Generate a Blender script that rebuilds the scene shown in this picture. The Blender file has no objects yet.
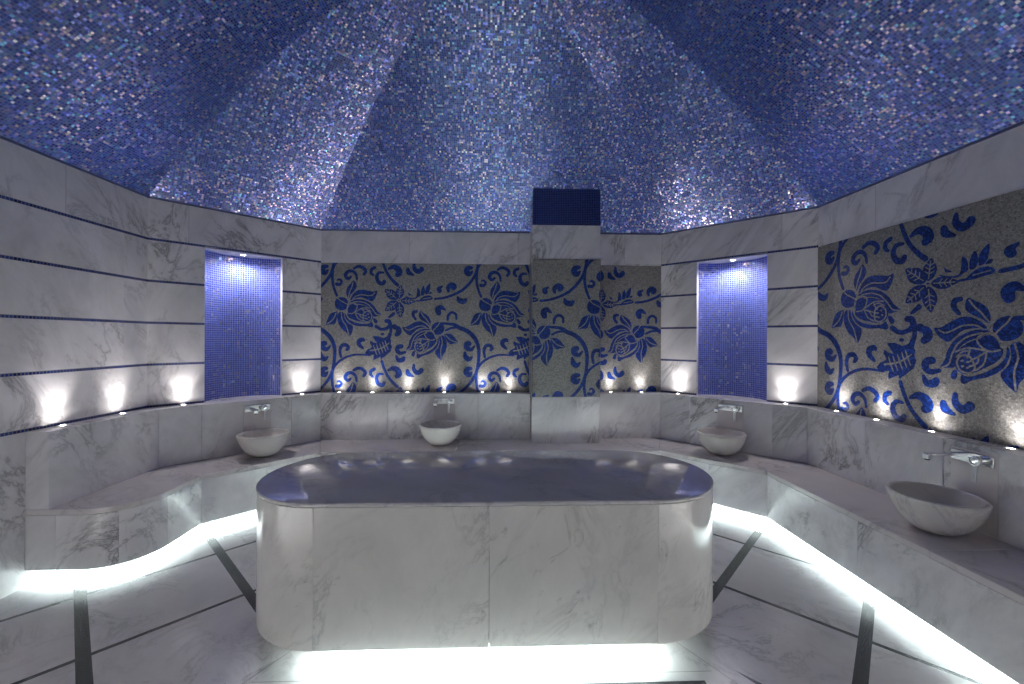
import bpy, bmesh, math, random
from mathutils import Vector, Matrix
R = random.Random(7)
scene = bpy.context.scene
COL = scene.collection
Q = math.sqrt(2.0)

# ------------------------------------------------------------------ dimensions (metres)
A, Y0, B, Y1 = 1.8865, 4.6068, 2.901, 3.5922      # octagon wall corners
S = A + Y0                                        # diagonal walls: |x| + y = S
YC = 2.5827                                       # plan centre of the dome
Y0R, Y1R = 2 * YC - Y0, 2 * YC - Y1
ZT, ZM, ZL, ZS = 2.739, 2.386, 0.968, 0.48        # wall top, mural top, ledge, seat
E_B, E_S = 0.1446, 0.635                          # backrest and seat depth from the wall
ROW = (ZM - ZL) / 4


def offset(e):
    s2 = S - e * Q
    return (s2 - (Y0 - e), Y0 - e, B - e, s2 - (B - e))     # a, y0, b, y1 of an inset octagon


# ------------------------------------------------------------------ node helpers
class NT:
    def __init__(s, name):
        s.m = bpy.data.materials.new(name)
        s.m.use_nodes = True
        s.t = s.m.node_tree
        s.t.nodes.clear()
        s.out = s.t.nodes.new('ShaderNodeOutputMaterial')

    def n(s, typ, **kw):
        nd = s.t.nodes.new('ShaderNode' + typ)
        for k, v in kw.items():
            setattr(nd, k, v)
        return nd

    def link(s, a, b):
        s.t.links.new(a, b)

    def put(s, sock, v):
        if isinstance(v, bpy.types.NodeSocket):
            s.link(v, sock)
        else:
            sock.default_value = v

    def math(s, op, a, b=None, c=None, clamp=False):
        nd = s.n('Math', operation=op)
        nd.use_clamp = clamp
        for i, v in enumerate((a, b, c)):
            if v is not None:
                s.put(nd.inputs[i], v)
        return nd.outputs[0]

    def vmath(s, op, a, b=None, scale=None):
        nd = s.n('VectorMath', operation=op)
        s.put(nd.inputs[0], a)
        if b is not None:
            s.put(nd.inputs[1], b)
        if scale is not None:
            s.put(nd.inputs['Scale'], scale)
        return nd.outputs['Value'] if op in ('LENGTH', 'DOT_PRODUCT') else nd.outputs[0]

    def mix(s, fac, a, b):
        nd = s.n('Mix', data_type='RGBA')
        s.put(nd.inputs['Factor'], fac)
        s.put(nd.inputs['A'], a)
        s.put(nd.inputs['B'], b)
        return nd.outputs['Result']

    def ramp(s, fac, stops, interp='LINEAR'):
        nd = s.n('ValToRGB')
        cr = nd.color_ramp
        cr.interpolation = interp
        while len(cr.elements) < len(stops):
            cr.elements.new(0.5)
        for e, (p, c) in zip(cr.elements, stops):
            e.position = p
            e.color = c if len(c) == 4 else (*c, 1)
        s.put(nd.inputs[0], fac)
        return nd.outputs[0]

    def noise(s, vec, scale, detail=5, rough=0.55, dist=0.0):
        nd = s.n('TexNoise')
        s.put(nd.inputs['Vector'], vec)
        nd.inputs['Scale'].default_value = scale
        nd.inputs['Detail'].default_value = detail
        nd.inputs['Roughness'].default_value = rough
        nd.inputs['Distortion'].default_value = dist
        return nd.outputs['Fac']

    def principled(s, color, rough=0.3, metal=0.0, spec=0.5, normal=None, coat=None):
        p = s.n('BsdfPrincipled')
        s.put(p.inputs['Base Color'], color)
        s.put(p.inputs['Roughness'], rough)
        s.put(p.inputs['Metallic'], metal)
        p.inputs['Specular IOR Level'].default_value = spec
        if normal is not None:
            s.link(normal, p.inputs['Normal'])
        if coat is not None:
            p.inputs['Coat Weight'].default_value = coat
        return p.outputs[0]

    def done(s, shader):
        s.link(shader, s.out.inputs['Surface'])
        return s.m


def marble_color(t, vec, light, vein, amount=1.0, flecks=0.6, clouds=0.32, fscale=5.0):
    """grey-veined white marble, diagonal cloudy veins"""
    mr = t.n('Mapping')                     # turn the bedding direction onto x, then stretch along it
    mr.inputs['Rotation'].default_value = Vector((0.60, -0.50, 0.80)).rotation_difference(Vector((1, 0, 0))).to_euler()
    t.put(mr.inputs['Vector'], vec)
    mp = t.n('Mapping')
    mp.inputs['Scale'].default_value = (0.55, 2.0, 2.0)
    t.put(mp.inputs['Vector'], mr.outputs[0])
    v = mp.outputs[0]
    n1 = t.noise(v, 1.7, 9, 0.66, 0.7)
    r1 = t.math('POWER', t.math('SUBTRACT', 1.0, t.math('MULTIPLY', t.math('ABSOLUTE', t.math('SUBTRACT', n1, 0.5)), 2.0)), 26.0)
    n2 = t.noise(v, 0.9, 3, 0.5, 0.3)
    mask = t.ramp(n2, [(0.42, (0, 0, 0)), (0.66, (1, 1, 1))])
    n3 = t.noise(v, fscale, 8, 0.68, 0.8)
    fl = t.ramp(n3, [(0.59, (0, 0, 0)), (0.72, (1, 1, 1))])
    n4 = t.noise(v, 1.1, 9, 0.68, 0.5)
    cloud = t.ramp(n4, [(0.40, (0, 0, 0)), (0.68, (1, 1, 1))])
    f = t.math('ADD', t.math('MULTIPLY', t.math('MULTIPLY', r1, mask), 0.85 * amount),
               t.math('MULTIPLY', t.math('MULTIPLY', fl, mask), flecks * amount))
    f = t.math('ADD', f, t.math('MULTIPLY', cloud, clouds * amount), clamp=True)
    return t.mix(f, (*light, 1), (*vein, 1))


def obj_vec(t):
    tc = t.n('TexCoord')
    oi = t.n('ObjectInfo')
    off = t.vmath('SCALE', (17.0, 31.0, 23.0), scale=oi.outputs['Random'])
    return tc.outputs['Object'], t.vmath('ADD', tc.outputs['Object'], off), tc


def marble(name, light=(0.66, 0.655, 0.66), vein=(0.25, 0.25, 0.27), rough=0.16, amount=1.0, flecks=0.6, spec=0.5, clouds=0.32, fscale=5.0):
    t = NT(name)
    _, v, _ = obj_vec(t)
    c = marble_color(t, v, light, vein, amount, flecks, clouds, fscale)
    return t.done(t.principled(c, rough, spec=spec))


def marble_wall(name, lines=True):
    """marble courses between thin lines of blue mosaic, uv: u along the wall, v = height"""
    t = NT(name)
    tc = t.n('TexCoord')
    sep = t.n('SeparateXYZ')
    t.link(tc.outputs['UV'], sep.inputs[0])
    u, z = sep.outputs[0], sep.outputs[1]
    zr = t.math('DIVIDE', t.math('SUBTRACT', z, ZL), ROW)
    row = t.math('FLOOR', t.math('MAXIMUM', zr, -1.0))
    isband = t.math('GREATER_THAN', z, ZM + 0.02)
    slab = t.math('FLOOR', t.math('ADD', t.math('DIVIDE', u, 1.2), t.math('MULTIPLY', isband, 0.37)))
    cmb = t.n('CombineXYZ')
    t.put(cmb.inputs[0], t.math('MULTIPLY', row, 7.3))
    t.put(cmb.inputs[1], t.math('MULTIPLY', slab, 3.7))
    vec = t.vmath('ADD', tc.outputs['Object'], cmb.outputs[0])
    c = marble_color(t, vec, (0.78, 0.765, 0.775), (0.27, 0.265, 0.28), 0.95, 0.4, 0.42)
    # blue mosaic lines, two centimetres tall
    frac = t.math('MULTIPLY', t.math('FRACT', t.math('ADD', zr, 0.008)), ROW)
    line = t.math('MULTIPLY', t.math('LESS_THAN', frac, 0.022), t.math('LESS_THAN', z, ZM + 0.03))
    line = t.math('MULTIPLY', line, t.math('GREATER_THAN', z, ZL - 0.01))
    tu = t.math('ABSOLUTE', t.math('SUBTRACT', t.math('FRACT', t.math('DIVIDE', u, 0.021)), 0.5))
    tv = t.math('ABSOLUTE', t.math('SUBTRACT', t.math('DIVIDE', frac, 0.02), 0.5))
    grout = t.math('GREATER_THAN', t.math('MAXIMUM', tu, tv), 0.42)
    wn = t.n('TexWhiteNoise', noise_dimensions='1D')
    t.put(wn.inputs['W'], t.math('FLOOR', t.math('DIVIDE', u, 0.021)))
    blue = t.ramp(wn.outputs['Value'], [(0, (0.006, 0.012, 0.07)), (1, (0.03, 0.06, 0.24))])
    lc = t.mix(grout, blue, (0.26, 0.26, 0.31, 1))
    if lines:
        c = t.mix(line, c, lc)
    # hairline joints between slabs of the top band
    jf = t.math('FRACT', t.math('ADD', t.math('DIVIDE', u, 1.2), 0.37))
    joint = t.math('MULTIPLY', t.math('LESS_THAN', jf, 0.003), isband)
    c = t.mix(t.math('MULTIPLY', joint, 0.6), c, (0.25, 0.25, 0.26, 1))
    return t.done(t.principled(c, 0.17))


def mosaic(name, size, stops, grout, gw=0.07, tilt=0.2, gloss=0.3, gl_stops=None, gl_rough=0.22, rough=0.25, rand_tint=0.0):
    """glass mosaic: each tessera its own blue, tilt and sheen; uv in metres"""
    t = NT(name)
    tc = t.n('TexCoord')
    uv = t.vmath('SCALE', tc.outputs['UV'], scale=1.0 / size)
    cell = t.vmath('FLOOR', uv)
    fr = t.vmath('ABSOLUTE', t.vmath('SUBTRACT', t.vmath('FRACTION', uv), (0.5, 0.5, 0.5)))
    sep = t.n('SeparateXYZ')
    t.link(fr, sep.inputs[0])
    g = t.math('GREATER_THAN', t.math('MAXIMUM', sep.outputs[0], sep.outputs[1]), 0.5 - gw)
    wn = t.n('TexWhiteNoise', noise_dimensions='3D')
    t.link(cell, wn.inputs['Vector'])
    wn2 = t.n('TexWhiteNoise', noise_dimensions='3D')
    t.link(t.vmath('ADD', cell, (37.0, 91.0, 5.0)), wn2.inputs['Vector'])
    geo = t.n('NewGeometry')
    # sum of two draws: most tesserae lie nearly flat, few tilt far
    d = t.vmath('SUBTRACT', t.vmath('ADD', wn.outputs['Color'], wn2.outputs['Color']), (1.0, 1.0, 1.0))
    nrm = t.vmath('NORMALIZE', t.vmath('ADD', geo.outputs['Normal'], t.vmath('SCALE', d, scale=tilt)))
    base = t.ramp(wn.outputs['Value'], stops)
    gl = t.ramp(wn2.outputs['Value'], gl_stops or [(0, (0.5, 0.6, 1)), (1, (1, 1, 1))], 'CONSTANT')
    p = t.principled(base, rough, spec=0.5, normal=nrm)
    gs = t.n('BsdfGlossy')
    t.put(gs.inputs['Color'], gl)
    gs.inputs['Roughness'].default_value = gl_rough
    t.link(nrm, gs.inputs['Normal'])
    mx = t.n('MixShader')
    wn3 = t.n('TexWhiteNoise', noise_dimensions='3D')      # how mirror-like the glass of each tessera is
    t.link(t.vmath('ADD', cell, (11.0, 53.0, 71.0)), wn3.inputs['Vector'])
    t.put(mx.inputs[0], t.math('ADD', 0.01, t.math('MULTIPLY', t.math('POWER', wn3.outputs['Value'], 2.6), gloss)))
    t.link(p, mx.inputs[1])
    t.link(gs.outputs[0], mx.inputs[2])
    gr = t.principled((*grout, 1), 0.6)
    mg = t.n('MixShader')
    t.link(g, mg.inputs[0])
    t.link(mx.outputs[0], mg.inputs[1])
    t.link(gr, mg.inputs[2])
    return t.done(mg.outputs[0])


def tesserae(name, scale, stops, rough, gap, spec=0.5, gloss=0.0):
    """small irregular tesserae (stone or glass)"""
    t = NT(name)
    tc = t.n('TexCoord')
    vo = t.n('TexVoronoi', voronoi_dimensions='2D')
    t.link(tc.outputs['UV'], vo.inputs['Vector'])
    vo.inputs['Scale'].default_value = scale
    vd = t.n('TexVoronoi', voronoi_dimensions='2D', feature='DISTANCE_TO_EDGE')
    t.link(tc.outputs['UV'], vd.inputs['Vector'])
    vd.inputs['Scale'].default_value = scale
    sep = t.n('SeparateXYZ')
    t.link(vo.outputs['Color'], sep.inputs[0])
    c = t.ramp(sep.outputs[0], stops)
    e = t.math('LESS_THAN', vd.outputs['Distance'], 0.07)
    c = t.mix(e, c, (*gap, 1))
    geo = t.n('NewGeometry')
    d = t.vmath('SUBTRACT', vo.outputs['Color'], (0.5, 0.5, 0.5))
    nrm = t.vmath('NORMALIZE', t.vmath('ADD', geo.outputs['Normal'], t.vmath('SCALE', d, scale=0.16)))
    return t.done(t.principled(c, rough, spec=spec, normal=nrm))


def floor_material():
    t = NT('floor_marble')
    tc = t.n('TexCoord')
    sep = t.n('SeparateXYZ')
    t.link(tc.outputs['Object'], sep.inputs[0])
    x, y = sep.outputs[0], sep.outputs[1]
    ax = t.math('ABSOLUTE', x)
    p = t.math('ADD', ax, y)
    q = t.math('SUBTRACT', ax, y)

    def band(v, c, w):
        return t.math('LESS_THAN', t.math('ABSOLUTE', t.math('SUBTRACT', v, c)), w)
    thick, thin = 0.056 * Q / 2, 0.027 * Q / 2
    m = band(q, -0.125, thick)
    for c in (-1.12, 0.87, 1.86):
        m = t.math('MAXIMUM', m, band(q, c, thick))
    for c in (5.04, 4.055, 3.07):
        m = t.math('MAXIMUM', m, band(p, c, thin))
    rim = t.math('MULTIPLY', t.math('LESS_THAN', ax, 1.06), t.math('LESS_THAN', y, 2.9))
    m = t.math('MULTIPLY', m, t.math('SUBTRACT', 1.0, rim))
    near = t.math('MULTIPLY', t.math('LESS_THAN', t.math('ADD', ax, t.math('MULTIPLY', y, 0.62)), 2.36), t.math('LESS_THAN', y, 2.3))
    m = t.math('MULTIPLY', m, t.math('SUBTRACT', 1.0, near))
    fs = t.math('MULTIPLY', band(y, 1.835, 0.028), t.math('LESS_THAN', ax, 1.0))
    m = t.math('MAXIMUM', m, fs)
    # joints: front panel and the mitres beside it
    j = t.math('MULTIPLY', band(y, 1.915, 0.0025), t.math('LESS_THAN', ax, 1.06))
    j = t.math('MAXIMUM', j, t.math('MULTIPLY', band(ax, 0.0, 0.0018), rim))
    j = t.math('MAXIMUM', j, t.math('MULTIPLY', band(t.math('ADD', ax, t.math('MULTIPLY', y, 0.62)), 2.28, 0.003),
                                    t.math('LESS_THAN', y, 2.4)))
    # each slab its own piece of marble
    cmb = t.n('CombineXYZ')
    t.put(cmb.inputs[0], t.math('MULTIPLY', t.math('FLOOR', t.math('DIVIDE', t.math('ADD', p, -0.11), 0.985)), 5.3))
    t.put(cmb.inputs[1], t.math('MULTIPLY', t.math('FLOOR', t.math('DIVIDE', t.math('ADD', q, 0.125), 0.995)), 3.1))
    t.put(cmb.inputs[2], t.math('MULTIPLY', t.math('SIGN', x), 4.0))
    vec = t.vmath('ADD', tc.outputs['Object'], cmb.outputs[0])
    c = marble_color(t, vec, (0.62, 0.60, 0.615), (0.25, 0.24, 0.255), 0.8, 0.4)
    gn = t.noise(tc.outputs['Object'], 160, 3, 0.7)
    granite = t.ramp(gn, [(0.35, (0.018, 0.020, 0.023)), (0.7, (0.075, 0.08, 0.085))])
    c = t.mix(t.math('MULTIPLY', j, 0.65), c, (0.2, 0.2, 0.2, 1))
    c = t.mix(m, c, granite)
    return t.done(t.principled(c, 0.2))


def plain(name, color, rough=0.4, metal=0.0, emit=0.0, ecol=None):
    t = NT(name)
    p = t.n('BsdfPrincipled')
    n = t.noise(t.n('TexCoord').outputs['Object'], 40, 3)
    t.put(p.inputs['Base Color'], t.mix(t.math('MULTIPLY', n, 0.2), (*color, 1), (*[c * 0.85 for c in color], 1)))
    p.inputs['Roughness'].default_value = rough
    p.inputs['Metallic'].default_value = metal
    if emit:
        p.inputs['Emission Color'].default_value = (*(ecol or color), 1)
        p.inputs['Emission Strength'].default_value = emit
    return t.done(p.outputs[0])


IRI = [(0.0, (0.16, 0.24, 1.0)), (0.26, (0.30, 0.36, 1.0)), (0.46, (0.85, 0.62, 0.98)), (0.58, (0.22, 0.66, 0.95)), (0.70, (1.0, 0.85, 0.85)),
       (0.80, (0.42, 0.5, 1.0)), (0.90, (0.95, 0.97, 1.0))]
M_DOME = mosaic('dome_mosaic', 0.018, [(0, (0.007, 0.018, 0.12)), (0.35, (0.013, 0.036, 0.235)), (0.7, (0.02, 0.065, 0.29)), (0.88, (0.04, 0.13, 0.28)), (1, (0.15, 0.10, 0.26))],
                (0.05, 0.075, 0.22), 0.09, 0.075, 0.8, IRI, 0.25)
M_NICHE = mosaic('niche_mosaic', 0.021, [(0, (0.010, 0.025, 0.24)), (0.5, (0.018, 0.045, 0.40)), (1, (0.035, 0.085, 0.52))],
                 (0.26, 0.29, 0.52), 0.1, 0.04, 0.5, IRI, 0.2)
M_DARKBLUE = mosaic('column_mosaic', 0.018, [(0, (0.004, 0.010, 0.085)), (1, (0.010, 0.028, 0.17))],
                    (0.05, 0.065, 0.16), 0.08, 0.05, 0.03, IRI, 0.25)
M_STONE = tesserae('stone_mosaic', 105, [(0, (0.18, 0.175, 0.165)), (0.5, (0.265, 0.26, 0.245)), (0.9, (0.33, 0.32, 0.305)), (1, (0.10, 0.10, 0.095))],
                   0.42, (0.16, 0.155, 0.148), 0.3)
M_BLUE = tesserae('blue_glass_mosaic', 105, [(0, (0.002, 0.009, 0.075)), (0.5, (0.004, 0.025, 0.19)), (1, (0.012, 0.075, 0.42))],
                  0.34, (0.012, 0.025, 0.10), 0.3)
M_WALL = marble_wall('marble_courses')
M_PLAINWALL = marble_wall('marble_band', False)
M_MARBLE = marble('polished_marble', (0.78, 0.77, 0.78), (0.27, 0.265, 0.28))
M_BENCH = marble('bench_marble', (0.86, 0.845, 0.855), (0.25, 0.25, 0.265), 0.14, 1.0, 0.7, clouds=0.40, fscale=6.0)
M_SEAT = marble('seat_marble', (0.74, 0.70, 0.70), (0.34, 0.32, 0.33), 0.24, 0.8, 0.3)
M_TABLE = marble('table_marble', (0.82, 0.80, 0.77), (0.24, 0.24, 0.245), 0.13, 0.6, 2.0, clouds=0.35, fscale=7.0)
M_TOP = marble('tabletop_marble', (0.66, 0.65, 0.66), (0.24, 0.24, 0.26), 0.03, 0.7, 0.3)
M_BASIN = marble('basin_marble', (0.80, 0.77, 0.735), (0.42, 0.40, 0.385), 0.2, 0.9, 0.5)
M_CHROME = plain('chrome', (0.86, 0.88, 0.9), 0.16, 1.0)
M_STEEL = plain('brushed_steel', (0.6, 0.6, 0.62), 0.3, 1.0)
M_DARK = plain('dark_rubber', (0.02, 0.02, 0.02), 0.6)
M_PLASTER = plain('painted_plaster', (0.6, 0.6, 0.62), 0.6)
M_LENS = plain('lit_lens', (1.0, 0.97, 0.93), 0.3, 0.0, 30.0, (1.0, 0.95, 0.9))
M_DIFF = plain('lit_diffuser', (0.9, 1.0, 0.98), 0.4, 0.0, 3.0, (0.86, 1.0, 0.97))
M_FLOOR = floor_material()


# ------------------------------------------------------------------ object helpers
def link(name, bm, mats, parent=None, smooth=False, loc=None):
    me = bpy.data.meshes.new(name)
    if loc is not None:
        bmesh.ops.translate(bm, verts=bm.verts, vec=-Vector(loc))
    bm.normal_update()
    bm.to_mesh(me)
    bm.free()
    for m in (mats if isinstance(mats, (list, tuple)) else [mats]):
        me.materials.append(m)
    if smooth:
        for p in me.polygons:
            p.use_smooth = True
        if smooth == 'auto':
            me.set_sharp_from_angle(angle=math.radians(40))
    o = bpy.data.objects.new(name, me)
    COL.objects.link(o)
    if loc is not None:
        o.location = loc
    if parent is not None:
        o.parent = parent
        if loc is not None:
            o.location = Vector(loc)
    return o


def thing(name, label, cat, loc=(0, 0, 0), rz=0.0, group=None):
    o = bpy.data.objects.new(name, None)
    o.empty_display_size = 0.1
    COL.objects.link(o)
    o.location = loc
    o.rotation_euler.z = rz
    return tag(o, label, cat, group)


def tag(o, label, cat, group=None):
    o['label'] = label
    o['category'] = cat
    if group:
        o['group'] = group
    return o


def struct(o, label=None, cat=None):
    o['kind'] = 'structure'
    if label:
        o['label'] = label
    if cat:
        o['category'] = cat
    return o


def prism(bm, pts, z0, z1):
    """vertical prism over a plan polygon"""
    lo = [bm.verts.new((x, y, z0)) for x, y in pts]
    hi = [bm.verts.new((x, y, z1)) for x, y in pts]
    n = len(pts)
    for i in range(n):
        j = (i + 1) % n
        bm.faces.new((lo[i], lo[j], hi[j], hi[i]))
    bm.faces.new(hi)
    bm.faces.new(lo[::-1])
    return bm


def fix(bm):
    bmesh.ops.recalc_face_normals(bm, faces=bm.faces)
    return bm


def soft(bm, w=0.004, seg=2):
    """bevel the sharp edges"""
    fix(bm)
    ed = [e for e in bm.edges if len(e.link_faces) == 2 and e.calc_face_angle(0) > 0.6]
    bmesh.ops.bevel(bm, geom=ed, offset=w, segments=seg, profile=0.5, affect='EDGES', clamp_overlap=True)
    return bm


def box(bm, c, s, rot=None):
    m = Matrix.Translation(Vector(c))
    if rot is not None:
        m = m @ rot
    m = m @ Matrix.Diagonal((s[0], s[1], s[2], 1))
    bmesh.ops.create_cube(bm, size=1.0, matrix=m)
    return bm


def lathe(bm, prof, seg=48, centre=(0, 0, 0)):
    rings = []
    for r, z in prof:
        if r < 1e-6:
            rings.append([bm.verts.new((centre[0], centre[1], centre[2] + z))])
        else:
            rings.append([bm.verts.new((centre[0] + r * math.cos(2 * math.pi * k / seg), centre[1] + r * math.sin(2 * math.pi * k / seg), centre[2] + z)) for k in range(seg)])
    for a, b in zip(rings, rings[1:]):
        for k in range(seg):
            k2 = (k + 1) % seg
            if len(a) == 1 and len(b) == 1:
                continue
            if len(a) == 1:
                bm.faces.new((a[0], b[k], b[k2]))
            elif len(b) == 1:
                bm.faces.new((a[k], a[k2], b[0]))
            else:
                bm.faces.new((a[k], a[k2], b[k2], b[k]))
    return fix(bm)


def uv_quad(bm, p, uvs, mat=0):
    uvl = bm.loops.layers.uv.verify()
    f = bm.faces.new([bm.verts.new(v) for v in p])
    f.material_index = mat
    for l, uv in zip(f.loops, uvs):
        l[uvl].uv = uv
    return f


def wall_rect(bm, p0, p1, d0, d1, z0, z1, u0=0.0, mat=0):
    """piece of the wall that runs p0 -> p1 in plan, from distance d0 to d1"""
    p0, p1 = Vector(p0), Vector(p1)
    d = (p1 - p0).normalized()
    a, b = p0 + d * d0, p0 + d * d1
    return uv_quad(bm, [(a.x, a.y, z0), (b.x, b.y, z0), (b.x, b.y, z1), (a.x, a.y, z1)],
                   [(u0 + d0, z0), (u0 + d1, z0), (u0 + d1, z1), (u0 + d0, z1)], mat)


# ------------------------------------------------------------------ the room
bm = bmesh.new()
bmesh.ops.create_grid(bm, x_segments=1, y_segments=1, size=1, matrix=Matrix.Translation((0, 1.5, 0)) @ Matrix.Diagonal((3.3, 3.4, 1, 1)))
o = struct(link('floor', bm, M_FLOOR))

corner = dict(bl=(-A, Y0), br=(A, Y0), lb=(-B, Y1), rb=(B, Y1), lf=(-B, Y1R), rf=(B, Y1R), fl=(-A, Y0R), fr=(A, Y0R))
bm = bmesh.new(); wall_rect(bm, corner['lf'], corner['lb'], 0, Y1 - Y1R, 0, ZT, 3.0)
struct(link('wall_left', bm, M_WALL))
bm = bmesh.new(); wall_rect(bm, corner['rb'], corner['rf'], 0, Y1 - Y1R, 0, ZT, 11.0)
struct(link('wall_right', bm, M_PLAINWALL))
bm = bmesh.new(); wall_rect(bm, corner['bl'], corner['br'], 0, 2 * A, 0, ZT, 7.0)
struct(link('wall_back', bm, M_PLAINWALL))
DL = math.hypot(B - A, Y0 - Y1)
N0, N1, NZ = 0.39, 1.04, 2.376       # niche opening, measured from the back corner
for side, sx in (('left', -1), ('right', 1)):
    pb, pf = (sx * A, Y0), (sx * B, Y1)
    bm = bmesh.new()
    wall_rect(bm, pb, pf, 0, N0, 0, ZT, 20)
    wall_rect(bm, pb, pf, N1, DL, 0, ZT, 20)
    wall_rect(bm, pb, pf, N0, N1, NZ, ZT, 20)
    wall_rect(bm, pb, pf, N0, N1, 0, ZL, 20)
    if sx > 0:
        bmesh.ops.reverse_faces(bm, faces=bm.faces)
    struct(link('wall_%s_diagonal' % side, bm, M_WALL))
    # curved mosaic niche
    d = Vector((pf[0] - pb[0], pf[1] - pb[1], 0)).normalized()
    nout = Vector((sx, 1, 0)).normalized()
    mid = Vector((pb[0], pb[1], 0)) + d * ((N0 + N1) / 2)
    hw = (N1 - N0) / 2
    sag, rec = 0.17, 0.05
    rad = (hw * hw + sag * sag) / (2 * sag)
    ang = math.asin(hw / rad)
    arc = []
    for k in range(25):
        th = -ang + 2 * ang * k / 24
        arc.append((mid + d * (rad * math.sin(th)) + nout * (rec + sag - rad + rad * math.cos(th)), rad * (th + ang)))
    bm = bmesh.new()
    for (pa, ua), (pc, uc) in zip(arc, arc[1:]):
        uv_quad(bm, [(pa.x, pa.y, ZL), (pc.x, pc.y, ZL), (pc.x, pc.y, NZ), (pa.x, pa.y, NZ)], [(ua, ZL), (uc, ZL), (uc, NZ), (ua, NZ)])
    bmesh.ops.remove_doubles(bm, verts=bm.verts, dist=1e-5)
    fix(bm)
    struct(link('wall_niche_%s' % side, bm, M_NICHE, smooth=True))
    e0, e1 = mid - d * hw, mid + d * hw
    plan = [(e0.x, e0.y)] + [(p.x, p.y) for p, _ in arc] + [(e1.x, e1.y)]
    bm = bmesh.new(); prism(bm, plan, NZ, NZ + 0.02); fix(bm)
    struct(link('ceiling_niche_%s' % side, bm, M_MARBLE))
    bm = bmesh.new(); prism(bm, plan, ZL - 0.02, ZL + 0.001); fix(bm)
    struct(link('trim_%d' % (1 if sx < 0 else 2), bm, M_MARBLE))
    bm = bmesh.new()
    for e, pa in ((e0, arc[0][0]), (e1, arc[-1][0])):
        uv_quad(bm, [(e.x, e.y, ZL), (pa.x, pa.y, ZL), (pa.x, pa.y, NZ), (e.x, e.y, NZ)], [(0, 0)] * 4)
    struct(link('trim_%d' % (3 if sx < 0 else 4), bm, M_MARBLE))
# the half of the room behind the camera
for side, sx in (('left', -1), ('right', 1)):
    bm = bmesh.new(); wall_rect(bm, (sx * B, Y1R), (sx * A, Y0R), 0, DL, 0, ZT, 30)
    struct(link('wall_%s_front_diagonal' % side, bm, M_WALL))
    bm = bmesh.new(); wall_rect(bm, (sx * A, Y0R), (sx * A, -1.6), 0, Y0R + 1.6, 0, ZT, 35)
    struct(link('wall_%s_entrance' % side, bm, M_WALL))
bm = bmesh.new(); wall_rect(bm, (-A, -1.6), (A, -1.6), 0, 2 * A, 0, ZT, 40)
struct(link('wall_front', bm, M_WALL))
bm = bmesh.new(); uv_quad(bm, [(-A, -1.6, ZT), (A, -1.6, ZT), (A, Y0R, ZT), (-A, Y0R, ZT)], [(0, 0)] * 4)
struct(link('ceiling_entrance', bm, M_PLASTER))


# dome: eight curved facets
def dome_z(t):
    return ZT + 2.4987 * t - 1.0204 * t * t - 0.0145 * t ** 3


ring = [corner[k] for k in ('bl', 'br', 'rb', 'rf', 'fr', 'fl', 'lf', 'lb')]
bm = bmesh.new()
uvl = bm.loops.layers.uv.verify()
ctr = Vector((0, YC))
for i in range(8):
    c0, c1 = Vector(ring[i]), Vector(ring[(i + 1) % 8])
    d = (c1 - c0).normalized()
    m = (c0 + c1) / 2
    foot = c0 + d * ((ctr - c0).dot(d))
    apo = (ctr - foot).length
    NS = 40
    rows, arcl, last = [], 0.0, None
    for k in range(NS + 1):
        t = k / NS * 0.995
        a, b = c0.lerp(ctr, t), c1.lerp(ctr, t)
        z = dome_z(t)
        if last is not None:
            arcl += math.hypot(apo * (t - last[0]), z - last[1])
        last = (t, z)
        rows.append(((bm.verts.new((a.x, a.y, z)), (a - foot).dot(d)), (bm.verts.new((b.x, b.y, z)), (b - foot).dot(d)), arcl))
    for r0, r1 in zip(rows, rows[1:]):
        f = bm.faces.new((r0[0][0], r0[1][0], r1[1][0], r1[0][0]))
        for l, uv in zip(f.loops, ((r0[0][1], r0[2]), (r0[1][1], r0[2]), (r1[1][1], r1[2]), (r1[0][1], r1[2]))):
            l[uvl].uv = (uv[0] + 20 * i, uv[1])
struct(link('ceiling', bm, M_DOME, smooth=True))
# thin dark mosaic edge where the dome meets the wall
bm = bmesh.new()
a2, b2 = offset(0.012)[:2], offset(0.012)[2:]
for sx in (1, -1):
    oc = [(0, Y0), (sx * A, Y0), (sx * B, Y1), (sx * B, Y1R), (sx * A, Y0R)]
    ia, iy0, ib, iy1 = offset(0.012)
    ic = [(0, iy0), (sx * ia, iy0), (sx * ib, iy1), (sx * ib, 2 * YC - iy1), (sx * ia, 2 * YC - iy0)]
    for k in range(4):
        prism(bm, [oc[k], oc[k + 1], ic[k + 1], ic[k]], ZT - 0.004, ZT + 0.014)
fix(bm)
struct(link('trim_5', bm, M_DARKBLUE))

# ------------------------------------------------------------------ column on the back wall
CX0, CX1, CY = 0.404, 1.112, 4.27
column = thing('column', 'square pier standing out from the back wall, dark blue mosaic cap on top', 'column', ((CX0 + CX1) / 2, Y0, ZS))
column['kind'] = 'structure'
cl = Vector(column.location)
bm = bmesh.new(); box(bm, ((CX0 + CX1) / 2, (CY + Y0) / 2, (ZM + ZT) / 2), (CX1 - CX0, Y0 - CY, ZT - ZM)); soft(bm, 0.003)
bmesh.ops.translate(bm, verts=bm.verts, vec=-cl); link('capital_block', bm, M_MARBLE, column)
bm = bmesh.new()
zc1 = 3.24
for (x0, y0_, x1, y1_) in ((CX0 + .006, Y0 - .0, CX0 + .006, CY + .006), (CX0 + .006, CY + .006, CX1 - .0, CY + .006), (CX1, CY + .006, CX1, Y0)):
    L = math.hypot(x1 - x0, y1_ - y0_)
    uv_quad(bm, [(x0, y0_, ZT), (x1, y1_, ZT), (x1, y1_, zc1), (x0, y0_, zc1)], [(0, 0), (L, 0), (L, zc1 - ZT), (0, zc1 - ZT)])
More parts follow.
